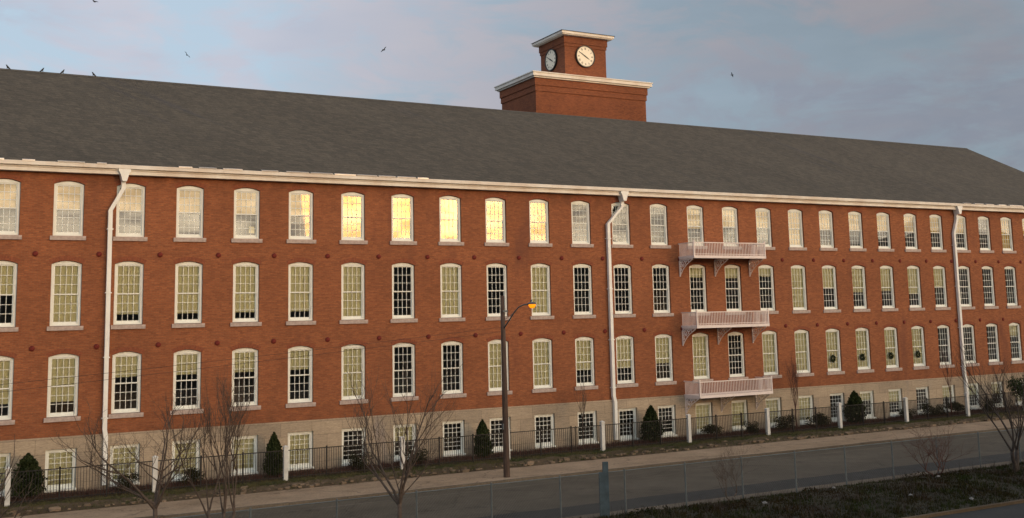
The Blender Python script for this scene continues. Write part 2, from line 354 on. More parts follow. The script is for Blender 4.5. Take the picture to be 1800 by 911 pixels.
# ------------------------------------------------------------------ the mill
P = 2.6
def wx(c):
    t = (c-12)/12; return P*(c-0.1569*(t*t-1)-0.2694*(t**3-t))
C0, C1 = -3, 28
XL, XR = (wx(C0-1)+wx(C0))/2, 76.9
OW = 1.236
FW = 1.217
ROWS = {'T': (11.12, 13.38, 10.42, 14.02), 'M': (7.23, 9.885, 6.56, 10.42), 'L': (3.39, 5.90, 2.56, 6.56)}
ARCH = 0.14
mill = empty('brick_mill', (30, 0, 0), 'long red brick mill with three rows of arched white windows over a pale stone base', 'mill building')
def child(mb, name, m, parent=mill, smooth=False, loc=None):
    o = mb.build(name, m, parent, smooth)
    base = Vector((30, 0, 0)) if parent == mill else Vector((0, 0, 0))
    o.location = (Vector(loc) if loc else Vector((0, 0, 0)))-base
    return o
def arch_pts(w, z, rise, n=10):
    return [(-w/2+w*i/n, z+rise*(1-(2*i/n-1)**2)) for i in range(n+1)]
wall = MB(); base = MB(); RD = 0.30
def bay_edges(c): return ((wx(c-1)+wx(c))/2 if c > C0 else XL), ((wx(c)+wx(c+1))/2 if c < C1 else XR)
for c in range(C0, C1+1):
    xc = wx(c); a, b = bay_edges(c)
    for k, (zb, zs, z0, z1) in ROWS.items():
        l, r = xc-OW/2, xc+OW/2; zo = zb-0.02; zs += 0.01
        wall.poly([(a, 0, z0), (l, 0, z0), (l, 0, z1), (a, 0, z1)]); wall.poly([(r, 0, z0), (b, 0, z0), (b, 0, z1), (r, 0, z1)])
        wall.poly([(l, 0, z0), (r, 0, z0), (r, 0, zo), (l, 0, zo)])
        ap = [(xc+p[0], p[1]) for p in arch_pts(OW, zs, ARCH)]
        for i in range(len(ap)-1):
            wall.poly([(ap[i][0], 0, ap[i][1]), (ap[i+1][0], 0, ap[i+1][1]), (ap[i+1][0], 0, z1), (ap[i][0], 0, z1)])
            wall.poly([(ap[i][0], 0, ap[i][1]), (ap[i][0], RD, ap[i][1]), (ap[i+1][0], RD, ap[i+1][1]), (ap[i+1][0], 0, ap[i+1][1])])
        wall.poly([(l, 0, zo), (l, RD, zo), (l, RD, zs), (l, 0, zs)]); wall.poly([(r, 0, zo), (r, 0, zs), (r, RD, zs), (r, RD, zo)])
        wall.poly([(l, 0, zo), (r, 0, zo), (r, RD, zo), (l, RD, zo)])
    z0, z1, zb, zt = -0.4, 2.56, 0.39, 2.05; y = -0.04; l, r = xc-OW/2, xc+OW/2
    base.poly([(a, y, z0), (l, y, z0), (l, y, z1), (a, y, z1)]); base.poly([(r, y, z0), (b, y, z0), (b, y, z1), (r, y, z1)])
    base.poly([(l, y, z0), (r, y, z0), (r, y, zb), (l, y, zb)]); base.poly([(l, y, zt), (r, y, zt), (r, y, z1), (l, y, z1)])
    base.poly([(l, y, zb), (l, RD, zb), (l, RD, zt), (l, y, zt)]); base.poly([(r, y, zb), (r, y, zt), (r, RD, zt), (r, RD, zb)])
    base.poly([(l, y, zb), (r, y, zb), (r, RD, zb), (l, RD, zb)]); base.poly([(l, y, zt), (l, RD, zt), (r, RD, zt), (r, y, zt)])
    base.poly([(a, y, z1), (b, y, z1), (b, 0, z1), (a, 0, z1)])
YB = 18.0
for (q, zz0, zz1) in ((wall, 2.56, 14.02), (base, -0.4, 2.56)):
    q.poly([(XR, 0, zz0), (XR, YB, zz0), (XR, YB, zz1), (XR, 0, zz1)]); q.poly([(XL, 0, zz0), (XL, 0, zz1), (XL, YB, zz1), (XL, YB, zz0)])
    q.poly([(XL, YB, zz0), (XL, YB, zz1), (XR, YB, zz1), (XR, YB, zz0)])
child(wall, 'brick_wall', M['brick']); child(base, 'stone_base', M['stone'])
# interior: floors and a partition, so the rooms behind the panes have depth
mb = MB()
for z in (0.1, 2.75, 6.62, 10.48, 14.0): mb.box(XL+.02, XR-.02, RD+0.01, YB-.02, z-0.12, z)
mb.box(XL+.02, XR-.02, 5.0, 5.15, 0.1, 13.9)
for c in range(C0+1, C1, 3):
    xx = bay_edges(c)[0]; mb.box(xx-.06, xx+.06, RD+.02, 5.0, 0.1, 13.9)
child(mb, 'interior', M['inner'])
# roof
ER, ZE, RY, ZR = -0.42, 14.28, 9.0, 20.26
rxr, rxl = 72.7, XL-0.3+4.5
ex0, ex1 = XL-0.4, XR+0.4
mb = MB(); t = 0.10
A = [(ex0, ER, ZE), (ex1, ER, ZE), (rxr, RY, ZR), (rxl, RY, ZR)]
B = [(ex1, YB-ER, ZE), (ex0, YB-ER, ZE), (rxl, RY, ZR), (rxr, RY, ZR)]
mb.poly(A); mb.poly(B); mb.poly([A[1], B[0], A[2]]); mb.poly([B[1], A[0], A[3]])
lo_ = lambda p: (p[0], p[1], p[2]-t)
for p, q in ((A[0], A[1]), (A[1], B[0]), (B[0], B[1]), (B[1], A[0])): mb.poly([p, lo_(p), lo_(q), q])
mb.poly([lo_(A[0]), lo_(B[1]), lo_(B[0]), lo_(A[1])])
roof = child(mb, 'roof', M['roof'])
mb = MB(); mb.prism([(RY-.16, ZR-.09), (RY, ZR+.035), (RY+.16, ZR-.09)], 'x', rxl, rxr)
child(mb, 'ridge_cap', M['ridge'], roof).location = (0, 0, 0)
# cornice: stacked mouldings butted one under the other, gutter in front
mb = MB(); co = [(-0.003, 13.86), (-0.34, 13.86), (-0.34, 14.01), (-0.38, 14.03), (-0.38, 14.09), (-0.003, 14.09)]
mb.prism(co, 'x', ex0+.05, ex1-.05)
child(mb, 'cornice', M['cornice'])
mb = MB(); xg = ex0
while xg < ex1-0.1:
    xe = min(xg+6.1, ex1); mb.prism([(-0.38, 14.092), (-0.50, 14.092), (-0.515, 14.10), (-0.53, 14.265), (-0.50, 14.272), (-0.43, 14.16), (-0.38, 14.16)], 'x', xg+0.003, xe-0.003); xg = xe
child(mb, 'gutter', M['cornice'])
# strips of bright flashing lifted along the gutter edge
SEG = [(-1.4, -.1), (0.6, 1.1), (2.0, 3.1), (3.6, 4.0), (7.1, 7.7), (8.0, 8.8), (9.1, 10.0), (10.9, 11.7), (12.1, 13.2), (13.3, 14.4), (14.5, 15.6), (15.65, 16.7), (16.8, 17.7), (17.8, 18.8), (18.9, 19.5), (59.8, 60.5), (60.9, 61.8), (62.1, 62.9), (63.4, 64.2), (64.6, 66.0)]
for a, b in SEG:
    mb = MB(); w = rnd.uniform(-.015, .02)
    mb.prism([(-0.535, 14.255), (-0.545, 14.255), (-0.56+w*.4, 14.31), (-0.40, 14.345), (-0.40, 14.337), (-0.55+w*.4, 14.303)], 'x', a, b)
    child(mb, 'flashing', M['metal'])

# ---- windows
def frame_mesh(w, zs, rise, bottom=0.0):
    mb = MB(); fw = 0.10; top = zs-0.03 if rise else zs-0.10
    out = arch_pts(w, zs, rise, 10) if rise else [(-w/2, zs), (w/2, zs)]
    l, r, il, ir = -w/2, w/2, -w/2+fw, w/2-fw
    y0, y1 = 0.10, 0.26
    mb.box(l, il, y0, y1, 0, top); mb.box(ir, r, y0, y1, 0, top); mb.box(il, ir, y0, y1, 0, 0.07)
    mb.prism([(l, top)]+out+[(r, top)], 'y', y0+.002, y1)
    return mb, (il, ir, 0.07, top)
def sash_mesh(x0, x1, z0, z1):
    mb = MB(); mid = (z0+z1)/2; s = 0.045; 
    for (a, b, y, br, tr) in ((z0, mid+.02, 0.175, 0.10, 0.05), (mid-.02, z1, 0.14, 0.05, 0.05)):
        mb.box(x0, x0+s, y, y+.03, a, b); mb.box(x1-s, x1, y, y+.03, a, b)
        mb.box(x0+s, x1-s, y, y+.03, a, a+br); mb.box(x0+s, x1-s, y, y+.03, b-tr, b)
        for i in (1, 2, 3):
            xx = x0+s+(x1-x0-2*s)*i/4; mb.box(xx-.011, xx+.011, y+.002, y+.028, a+br, b-tr)
        for i in (1, 2):
            zz = a+br+(b-tr-a-br)*i/3; mb.box(x0+s, x1-s, y+.004, y+.026, zz-.011, zz+.011)
    return mb
def glass_mesh(x0, x1, z0, z1):
    mb = MB(); mid = (z0+z1)/2
    mb.poly([(x0, .19, z0), (x1, .19, z0), (x1, .19, mid), (x0, .19, mid)]); mb.poly([(x0, .155, mid), (x1, .155, mid), (x1, .155, z1), (x0, .155, z1)])
    return mb
def me_of(mb, name, m):
    o = mb.build(name, m); me = o.data; bpy.data.objects.remove(o); return me
KIT = {}
for k, h, rise in (('T', ROWS['T'][1]-ROWS['T'][0], ARCH-.01), ('M', ROWS['M'][1]-ROWS['M'][0], ARCH-.01), ('L', ROWS['L'][1]-ROWS['L'][0], ARCH-.01), ('B', 1.62+.02, 0)):
    fm, (a, b, z0, z1) = frame_mesh(FW, h, rise)
    sl = MB()
    if k == 'B': sl.box(-FW/2-.02, FW/2+.02, -0.10, 0.14, -0.09, -0.003)
    else: sl.box(-FW/2-.12, FW/2+.12, -0.08, 0.12, -0.20, -0.018)
    KIT[k] = dict(frame=me_of(fm, 'window', M['frame']), sash=me_of(sash_mesh(a, b, z0, z1), 'sash', M['frame']),
                  glass=me_of(glass_mesh(a+.01, b-.01, z0+.01, z1-.01), 'pane', M['glass']), sill=me_of(sl, 'sill', M['sill'] if k != 'B' else M['frame']), z=(z0, z1), x=(a, b))
BLIND = {}
def blind_mesh(k, fr, m):
    key = (k, fr, m)
    if key not in BLIND:
        mb = MB(); a, b = KIT[k]['x']; z0, z1 = KIT[k]['z']; mb.box(a-.03, b+.03, 0.245, 0.255, z1-(z1-z0)*fr, z1+.02)
        if fr < 1: mb.box(a-.03, b+.03, 0.243, 0.262, z1-(z1-z0)*fr-.03, z1-(z1-z0)*fr)
        BLIND[key] = me_of(mb, 'blind', M[m])
    return BLIND[key]
BL = {   # share of each window its blind covers, columns 0..25
 'T': [.5,.5,.5,.5,.5,.5,.5,.5,0,0,0,0,0,0,.55,.5,.5,1,.5,.5,.5,.5,.5,.5,0,1],
 'M': [.5,1,.84,.84,.84,.84,1,0,1,0,1,0,0,0,.22,.24,.2,1,.5,.6,.58,.66,.5,0,0,0],
 'L': [.75,.76,.38,.38,.38,.38,1,0,0,1,1,.67,.67,.6,1,0,1,1,1,1,1,1,0,0,0,.3],
 'B': [1,1,1,1,1,1,0,.5,0,0,0,0,0,0,1,1,1,1,0,.3,.5,0,.5,.45,.5,1]}
ZROW = {'T': 11.12, 'M': 7.23, 'L': 3.39, 'B': 0.40}
for k in 'TMLB':
    for c in range(C0, C1+1):
        nm = 'window' if k != 'B' else 'basement_window'
        w = bpy.data.objects.new(nm, KIT[k]['frame']); COL.objects.link(w); w.parent = mill
        w.location = (wx(c)-30, 0 if k != 'B' else -0.02, ZROW[k])
        for pn in ('sash', 'glass', 'sill'):
            o = bpy.data.objects.new('pane' if pn == 'glass' else pn, KIT[k][pn]); COL.objects.link(o); o.parent = w
        fr = BL[k][c] if 0 <= c <= 25 else rnd.choice([.5, 1, 0, .5])
        if fr: 
            o = bpy.data.objects.new('blind', blind_mesh(k, fr, 'blindY' if k == 'T' else 'blindG')); COL.objects.link(o); o.parent = w
        if k in 'ML' and fr == 0: pass
mb = MB(); n = 13
for k in 'TML':
    zs = ROWS[k][1]+.01
    for c in range(C0, C1+1):
        xc = wx(c); rr2 = (OW*OW/4+ARCH*ARCH)/(2*ARCH); zc = zs+ARCH-rr2; half = math.asin(OW/2/rr2)*1.06
        for i in range(n):
            a0 = -half+2*half*(i+.06)/n; a1 = -half+2*half*(i+.94)/n; r1 = rr2+.20; r0 = rr2+.004
            mb.poly([(xc+r0*sin(a0), -.004, zc+r0*cos(a0)), (xc+r0*sin(a1), -.004, zc+r0*cos(a1)), (xc+r1*sin(a1), -.004, zc+r1*cos(a1)), (xc+r1*sin(a0), -.004, zc+r1*cos(a0))])
vo_ = child(mb, 'arch_course', M['voussoir'])
# tie plates between the windows
mb = MB()
n = 12
ring = lambda r_, y: [(r_*cos(2*pi*i/n), y, r_*sin(2*pi*i/n)) for i in range(n)]
rr_ = [ring(.12, 0.0), ring(.12, -.03), ring(.05, -.06)]
for q in rr_: mb.v += q
for j in range(2):
    for i in range(n): mb.f.append((j*n+i, j*n+(i+1) % n, (j+1)*n+(i+1) % n, (j+1)*n+i)); mb.mi.append(0)
mb.f.append(tuple(2*n+i for i in range(n))); mb.mi.append(0)
tme = me_of(mb, 'tie_plate', M['tie'])
for z in (10.32, 6.30):
    for c in range(C0, C1):
        o = bpy.data.objects.new('tie_plate', tme); COL.objects.link(o); o.parent = mill
        o.location = ((wx(c)+wx(c+1))/2-30-(.78 if False else 0), -0.002, z)
# downpipes
def downpipe(xt, xb, jog=True, foot=0.0):
    d = 0.09; yb = -0.14
    mb = MB(); pts = [(xt, 13.55), (xt, 13.25), (xb, 12.25), (xb, 2.75), (xb+foot, 2.45), (xb+foot, 0.42)]
    for i in range(len(pts)-1):
        (a, z), (b, y) = pts[i], pts[i+1]
        mb.poly([(a-d, yb-d, z), (a+d, yb-d, z), (b+d, yb-d, y), (b-d, yb-d, y)]); mb.poly([(a-d, yb+d, z), (b-d, yb+d, y), (b+d, yb+d, y), (a+d, yb+d, z)])
        mb.poly([(a-d, yb-d, z), (b-d, yb-d, y), (b-d, yb+d, y), (a-d, yb+d, z)]); mb.poly([(a+d, yb-d, z), (a+d, yb+d, z), (b+d, yb+d, y), (b+d, yb-d, y)])
    mb.poly([(pts[-1][0]-d, yb-d, .42), (pts[-1][0]+d, yb-d, .42), (pts[-1][0]+d, yb+d, .42), (pts[-1][0]-d, yb+d, .42)])
    p = child(mb, 'downpipe', M['white'])
    mb = MB(); 
    hp = [(-.26, 14.12), (.26, 14.12), (.26, 14.0), (.19, 13.9), (.09, 13.55), (-.09, 13.55), (-.19, 13.9), (-.26, 14.0)]
    mb.prism([(xt+a, z) for a, z in hp], 'y', -0.5, -0.04)
    hd = mb.build('hopper_head', M['white'], p)
    for z in (11.4, 8.6, 5.8, 3.2):
        mb = MB(); mb.box(xb-d-.04, xb+d+.04, -0.243, -0.002, z, z+.05); b = mb.build('pipe_bracket', M['white'], p)
downpipe(4.78, 4.26, foot=.05); downpipe(31.6, 30.62, foot=.08); downpipe(59.4, 59.02, foot=.1)
# balconies
def balcony(z):
    bx0, bx1, yf = 35.57, 40.86, -1.43
    top = z+0.80
    mb = MB(); mb.box(bx0, bx1, yf, -0.003, z-.05, z+.03)
    b = child(mb, 'balcony', M['balc'])
    mb = MB(); mb.box(bx0-.03, bx1+.03, yf-.03, yf, z-.12, z+.035); mb.box(bx0-.03, bx0, yf, -.003, z-.12, z+.035); mb.box(bx1, bx1+.03, yf, -.003, z-.12, z+.035)
    mb.build('edge_beam', M['balc'], b)
    mb = MB(); mb.box(bx0-.02, bx1+.02, yf-.01, yf+.04, top-.05, top); mb.box(bx0-.02, bx0+.03, yf+.04, -.003, top-.05, top); mb.box(bx1-.03, bx1+.02, yf+.04, -.003, top-.05, top)
    mb.box(bx0+.02, bx1-.02, yf, yf+.03, z+.10, z+.135)
    nb = 46
    for i in range(1, nb):
        xx = bx0+(bx1-bx0)*i/nb; mb.box(xx-.014, xx+.014, yf+.003, yf+.028, z+.034, top-.05)
    for i in range(1, 13):
        yy = yf+(0-yf)*i/13
        for xx in (bx0+.005, bx1-.005): mb.box(xx-.012, xx+.012, yy-.014, yy+.014, z+.034, top-.05)
    mb.build('railing', M['balc'], b)
    for xx in (bx0+.01, bx1-.01):
        mb = MB(); mb.box(xx-.035, xx+.035, yf-.02, yf+.05, z-.02, top+.07); mb.box(xx-.045, xx+.045, yf-.03, yf+.06, top+.07, top+.10)
        mb.build('corner_post', M['balc'], b)
    for xx in (bx0+.02, 38.17, bx1-.05):
        mb = MB(); h = 0.98; w = 1.25; zt = z-.13
        mb.box(xx-.03, xx+.03, -.06, -.003, zt-h, zt); mb.box(xx-.03, xx+.03, -w, -.062, zt-.05, zt)
        mb.tube([(xx, -w, zt-.03), (xx, -.62, zt-.36), (xx, -.30, zt-.62), (xx, -.05, zt-h+.05)], .028, 5)
        # pierced scrolls filling the triangle
        def scroll(y, zz, r):
            pts = [(xx, y+r*cos(a)*(1-.05*i), zz+r*sin(a)*(1-.05*i)) for i, a in enumerate(np.linspace(0, 2*pi, 11))]
            mb.tube(pts, .020, 4)
        for (y, zz, r) in ((-.16, -.16, .10), (-.38, -.16, .11), (-.62, -.14, .09), (-.84, -.12, .07), (-.16, -.38, .10), (-.36, -.36, .08), (-.14, -.60, .08), (-.12, -.78, .05)): scroll(y, zt+zz, r)
        for (p, q) in (((-.05, -.05), (-.40, -.45)), ((-.3, -.05), (-.05, -.5)), ((-.55, -.05), (-.05, -.72)), ((-.5, -.05), (-.62, -.32)), ((-.75, -.05), (-.4, -.42))):
            mb.tube([(xx, p[0], zt+p[1]), (xx, q[0], zt+q[1])], .018, 4)
        mb.build('bracket', M['balc'], b)
balcony(10.42); balcony(6.45); balcony(2.55)

# ------------------------------------------------------------------ clock tower
tw = empty('clock_tower', (39.2, 14, 10), 'red brick clock tower with two stages and white cornices rising behind the roof', 'clock tower')
def tchild(mb, name, m, parent=tw, smooth=False):
    o = mb.build(name, m, parent, smooth)
    if parent == tw: o.location = (-39.2, -14, -10)
    return o
a, b, y0, y1 = 34.28, 44.0, 14.0, 19.34
mb = MB(); mb.box(a+.12, b-.12, y0+.12, y1-.12, 0.3, 23.0); mb.box(a+.06, b-.06, y0+.06, y1-.06, 23.0, 23.42); mb.box(a, b, y0, y1, 23.42, 23.94)
tchild(mb, 'lower_stage', M['tower_brick'])
mb = MB(); mb.box(a-.12, b+.12, y0-.12, y1+.12, 23.94, 24.04); mb.box(a-.25, b+.25, y0-.25, y1+.25, 24.04, 24.27); mb.box(a-.31, b+.31, y0-.31, y1+.31, 24.27, 24.34)
tchild(mb, 'lower_cornice', M['cornice'])
a, b, y0, y1 = 37.4, 41.19, 15.0, 18.68
mb = MB(); mb.box(a+.1, b-.1, y0+.1, y1-.1, 24.34, 26.82); mb.box(a+.05, b-.05, y0+.05, y1-.05, 26.82, 27.05); mb.box(a, b, y0, y1, 27.05, 27.58)
tchild(mb, 'upper_stage', M['tower_brick'])
mb = MB(); mb.box(a-.3, b+.3, y0-.3, y1+.3, 27.58, 27.65); mb.box(a-.38, b+.38, y0-.38, y1+.38, 27.65, 27.82)
tchild(mb, 'upper_cornice', M['cornice'])
mb = MB(); n = len(mb.v); 
q = [(a-.46, y0-.46, 27.843), (b+.46, y0-.46, 27.843), (b+.46, y1+.46, 27.843), (a-.46, y1+.46, 27.843)]
apx = ((a+b)/2, (y0+y1)/2, 28.05)
for i in range(4): mb.poly([q[i], q[(i+1) % 4], apx])
mb.poly(q[::-1]); tchild(mb, 'cap_roof', M['ridge'])
def clock(org, rz):
    # local frame: face looks to -Y, x right, z up
    def disc(mb, r0, y0, y1, n=48, inner=None):
        if inner is None:
            mb.prism([(r0*cos(2*pi*i/n), r0*sin(2*pi*i/n)) for i in range(n)], 'y', y0, y1)
        else:
            for i in range(n):
                t0, t1 = 2*pi*i/n, 2*pi*(i+1)/n
                P_ = lambda r, t, y: (r*cos(t), y, r*sin(t))
                mb.poly([P_(inner, t0, y0), P_(r0, t0, y0), P_(r0, t1, y0), P_(inner, t1, y0)]); mb.poly([P_(r0, t0, y0), P_(r0, t0, y1), P_(r0, t1, y1), P_(r0, t1, y0)])
                mb.poly([P_(inner, t0, y0), P_(inner, t1, y0), P_(inner, t1, y1), P_(inner, t0, y1)])
    mb = MB(); disc(mb, .76, -.10, 0)
    c = mb.build('clock', M['face'], tw)
    c.location = Vector(org)-Vector((39.2, 14, 10)); c.rotation_euler.z = rz
    mb = MB(); disc(mb, .83, -.15, 0, inner=.762); mb.build('clock_rim', M['dark'], c)
    mb = MB()
    ROM = ['XII', 'I', 'II', 'III', 'IIII', 'V', 'VI', 'VII', 'VIII', 'IX', 'X', 'XI']
    for h in range(12):
        t = R(90-30*h); cx_, cz_ = .58*cos(t), .58*sin(t)
        ox = Vector((sin(t), -cos(t))); oz = Vector((cos(t), sin(t)))     # reading outwards
        gl_ = ROM[h]; wd = {'I': .035, 'V': .075, 'X': .075}; tot = sum(wd[g_] for g_ in gl_); u = -tot/2
        def seg(p, q, w_):
            A_ = Vector((cx_, cz_))+ox*p[0]+oz*p[1]; B_ = Vector((cx_, cz_))+ox*q[0]+oz*q[1]
            d = (B_-A_).normalized()*1; nn = Vector((-d.y, d.x))*w_/2
            mb.prism([tuple(A_+nn), tuple(A_-nn), tuple(B_-nn), tuple(B_+nn)], 'y', -.104, -.1005)
        for g_ in gl_:
            w_ = wd[g_]
            if g_ == 'I': seg((u+w_/2, -.075), (u+w_/2, .075), .018)
            elif g_ == 'V': seg((u+w_/2, -.075), (u+.012, .075), .022); seg((u+w_/2, -.075), (u+w_-.012, .075), .012)
            else: seg((u+.012, -.075), (u+w_-.012, .075), .012); seg((u+w_-.012, -.075), (u+.012, .075), .022)
            u += w_
    for h in range(60):
        t = 2*pi*h/60; r0 = .70
        mb.prism([(r0*cos(t-.006), r0*sin(t-.006)), (.73*cos(t-.006), .73*sin(t-.006)), (.73*cos(t+.006), .73*sin(t+.006)), (r0*cos(t+.006), r0*sin(t+.006))], 'y', -.104, -.1005)
    mb.build('numerals', M['dark'], c)
    for nm, ang, ln, tail, w_, yy in (('minute_hand', 301, .64, .16, .040, -.135), ('hour_hand', 121, .40, .12, .060, -.12)):
        t = R(90-ang); d = Vector((cos(t), sin(t))); nn = Vector((-d.y, d.x))
        pts = [-d*tail+nn*w_*.7, -d*tail-nn*w_*.7, d*ln*.55-nn*w_*.55, d*ln-nn*.008, d*ln+nn*.008, d*ln*.55+nn*w_*.55]
        mb = MB(); mb.prism([tuple(p_) for p_ in pts], 'y', yy, yy+.012); mb.build(nm, M['dark'], c)
    return c
clock((39.22, 15.10, 26.15), 0)
clock((37.50, 16.95, 26.15), -pi/2)

# ------------------------------------------------------------------ street lamp and wires
px, py, top = 20.39, -6.7, 8.16
sl = empty('street_lamp', (px, py, 0), 'tall dark timber pole with a curved arm and a glowing amber lamp', 'street lamp')
mb = MB(); mb.tube([(0, 0, -.3), (0.0, 0, .1), (-.02, 0, 4), (-.045, 0, top-.0)], [.16, .148, .125, .095], 12); mb.build('pole', M['wood'], sl, True)
mb = MB(); mb.tube([(-.03, -.06, 6.68), (-.02, -.5, 7.0), (0.0, -1.0, 7.38), (0.0, -1.45, 7.62), (0.0, -1.95, 7.72), (0.0, -2.3, 7.72)], .032, 8)
mb.tube([(-.03, -.08, 7.05), (0, -.95, 7.36)], .012, 5); mb.build('arm', M['galv'], sl, True)
mb = MB()
def ellip(mb, c, r, n=14, m=8, zmin=-1, zmax=1):
    base = len(mb.v)
    for j in range(m+1):
        a = -pi/2+pi*j/m; zz = max(zmin, min(zmax, sin(a)))
        rr = cos(a)
        for i in range(n): t = 2*pi*i/n; mb.v.append((c[0]+r[0]*rr*cos(t), c[1]+r[1]*rr*sin(t), c[2]+r[2]*zz))
    for j in range(m):
        for i in range(n): mb.f.append((base+j*n+i, base+j*n+(i+1) % n, base+(j+1)*n+(i+1) % n, base+(j+1)*n+i)); mb.mi.append(mb.cur)
ellip(mb, (0, -2.62, 7.74), (.13, .34, .08), zmin=-.2); mb.tube([(0, -2.6, 7.83), (0, -2.6, 7.92)], .04, 8)
hd = mb.build('lamp_head', M['galv'], sl, True)
mb = MB(); ellip(mb, (0, -2.66, 7.70), (.12, .24, .15), zmax=0.15); mb.build('lamp_lens', M['amber'], hd, True)
mb = MB(); mb.box(-.12, .12, -.20, -.155, 7.42, 7.50); mb.build('arm_clamp', M['galv'], sl)
mb = MB(); mb.box(-.17, -.135, -.08, .08, 2.2, 2.45); mb.build('pole_plate', M['galv'], sl)
# base debris at the pole foot
def wire(name, a, b, sag, label, r=.006):
    mb = MB(); pts = []
    for i in range(33):
        t = i/32; p = Vector(a).lerp(Vector(b), t); p.z -= sag*4*t*(1-t); pts.append(p)
    mb.tube(pts, r, 4); tag(mb.build(name, M['cable']), label, 'wire')
wire('overhead_wire', (20.33, -6.75, 6.75), (-28, -12.4, 3.9), 0.25, 'thin dark wire running left from the timber lamp pole across the facade')
wire('overhead_wire', (20.33, -6.78, 6.55), (-28, -12.8, 3.3), 0.12, 'lower thin wire running left from just under the lamp arm')

# ------------------------------------------------------------------ iron fence along the yard
FY = -2.05
fence = empty('iron_fence', (0, FY, .15), 'black iron picket fence with square white posts along the planted strip', 'fence')
def fch(mb, name, m, parent=fence):
    o = mb.build(name, m, parent)
    if parent == fence: o.location = (0, -FY, -.15)
    return o
pil = [0.42+5.63*i for i in range(-2, 15)]
for i, x in enumerate(pil):
    mb = MB(); mb.box(x-.095, x+.095, FY-.095, FY+.095, 0, 1.62); mb.box(x-.115, x+.115, FY-.115, FY+.115, 1.62, 1.66)
    mb.poly([(x-.1, FY-.1, 1.661), (x+.1, FY-.1, 1.661), (x, FY, 1.72)]); mb.poly([(x+.1, FY-.1, 1.661), (x+.1, FY+.1, 1.661), (x, FY, 1.72)]); mb.poly([(x+.1, FY+.1, 1.661), (x-.1, FY+.1, 1.661), (x, FY, 1.72)]); mb.poly([(x-.1, FY+.1, 1.661), (x-.1, FY-.1, 1.661), (x, FY, 1.72)])
    fch(mb, 'white_post', M['pillar'])
    if i == len(pil)-1: break
    w = (5.63-.2)/3
    for k in range(3):
        a = x+.1+w*k; b = a+w; mb = MB()
        mb.box(a, b, FY-.02, FY+.02, 1.46, 1.50); mb.box(a, b, FY-.018, FY+.018, .30, .335)
        n = 15
        for j in range(1, n+1):
            xx = a+(b-a)*j/(n+1); mb.box(xx-.009, xx+.009, FY-.009, FY+.009, .24, 1.46)
        fch(mb, 'picket_panel', M['dark'])
        if k: 
            mb = MB(); mb.box(a-.03, a+.03, FY-.032, FY+.032, .05, 1.56); fch(mb, 'iron_post', M['dark'])

# ------------------------------------------------------------------ chain link fence by the road
CY_ = -17.0
cf = empty('chain_link_fence', (12, CY_, 0), 'see-through chain link fence on thin grey posts beside the road', 'fence')
def cch(mb, name, m):
    o = mb.build(name, m, cf); o.location = (-12, -CY_, 0); return o
cx0, cx1 = 19.75-2.72*9, 56.0
mb = MB(); mb.tube([(cx0, CY_, 1.60), (cx1, CY_, 1.60)], .018, 6); cch(mb, 'top_rail', M['galv'])
x = cx0; k = 0
while x < cx1:
    mb = MB(); mb.tube([(x, CY_, -.1), (x+rnd.uniform(-.02, .02), CY_, 1.66)], .035, 7); cch(mb, 'fence_post', M['galv']); x += 2.72; k += 1
mb = MB(); xs_ = cx0; hh = 1.5; st = .11
while xs_ < cx1:
    a = xs_; b = xs_+hh
    for (p, q) in (((a, .08), (min(b, cx1), .08+min(hh, cx1-a))), ((a, .08+hh), (min(b, cx1), .08+hh-min(hh, cx1-a)))):
        d = .0022; mb.poly([(p[0]-d, CY_-.04, p[1]+d), (p[0]+d, CY_-.04, p[1]-d), (q[0]+d, CY_-.04, q[1]-d), (q[0]-d, CY_-.04, q[1]+d)])
    xs_ += st
cch(mb, 'wire_mesh', M['galv'])
# blue-grey timber post by the fence
mb = MB(); mb.box(-.10, .24, -.06, .06, -.2, 1.62); mb.box(.045, .24, -.055, .05, 1.62, 1.98)
o = mb.build('timber_post', M['bluepost']); o.location = (18.75, -17.0, 0); o.rotation_euler.z = R(-20); tag(o, 'blue grey board post standing at the near edge of the road', 'post')

# ------------------------------------------------------------------ planting
def leaf_cloud(mb, fn, n, size, r):
    for _ in range(n):
        p, nrm = fn()
        a = Vector((r.gauss(0, 1), r.gauss(0, 1), r.gauss(0, 1))).normalized(); b = a.cross(Vector((r.gauss(0, 1), r.gauss(0, 1), r.gauss(0, 1)))).normalized()
        s = size*r.uniform(.5, 1.3)
        mb.poly([p+a*s, p+b*s*.45, p-a*s, p-b*s*.45])
def conifer_kit(seed):
    r = random.Random(seed); mb = MB()
    lumps = [(r.uniform(0, 6.28), r.uniform(.1, .95), r.uniform(.5, 1.0)) for _ in range(24)]
    def fn():
        z = r.random()**.85; a = r.uniform(0, 6.28)
        prof = min(1, z*4+.6)*max(0, 1-max(0, (z-.18)/.82)**1.5)**.75
        l = .84+0.40*max(0, max(cos(a-la)*math.exp(-((z-lz)/.08)**2)*lw for la, lz, lw in lumps))+r.gauss(0, .10)
        rad = .5*prof*l*(r.random()**.35)
        return Vector((rad*cos(a), rad*sin(a), .04+z*.96)), None
    leaf_cloud(mb, fn, 3000, .058, r)
    return me_of(mb, 'foliage', M['conifer'])
def shrub_kit(seed, m):
    r = random.Random(seed); mb = MB()
    L_ = [Vector((r.gauss(0, .22), r.gauss(0, .22), r.uniform(.25, .75))) for _ in range(9)]
    def fn():
        c = r.choice(L_); d = Vector((r.gauss(0, 1), r.gauss(0, 1), r.gauss(0, 1))).normalized()*(r.random()**.4)*.27
        p = c+d; p.z = max(.02, p.z); return p, None
    leaf_cloud(mb, fn, 1800, .045, r)
    return me_of(mb, 'foliage', M[m])
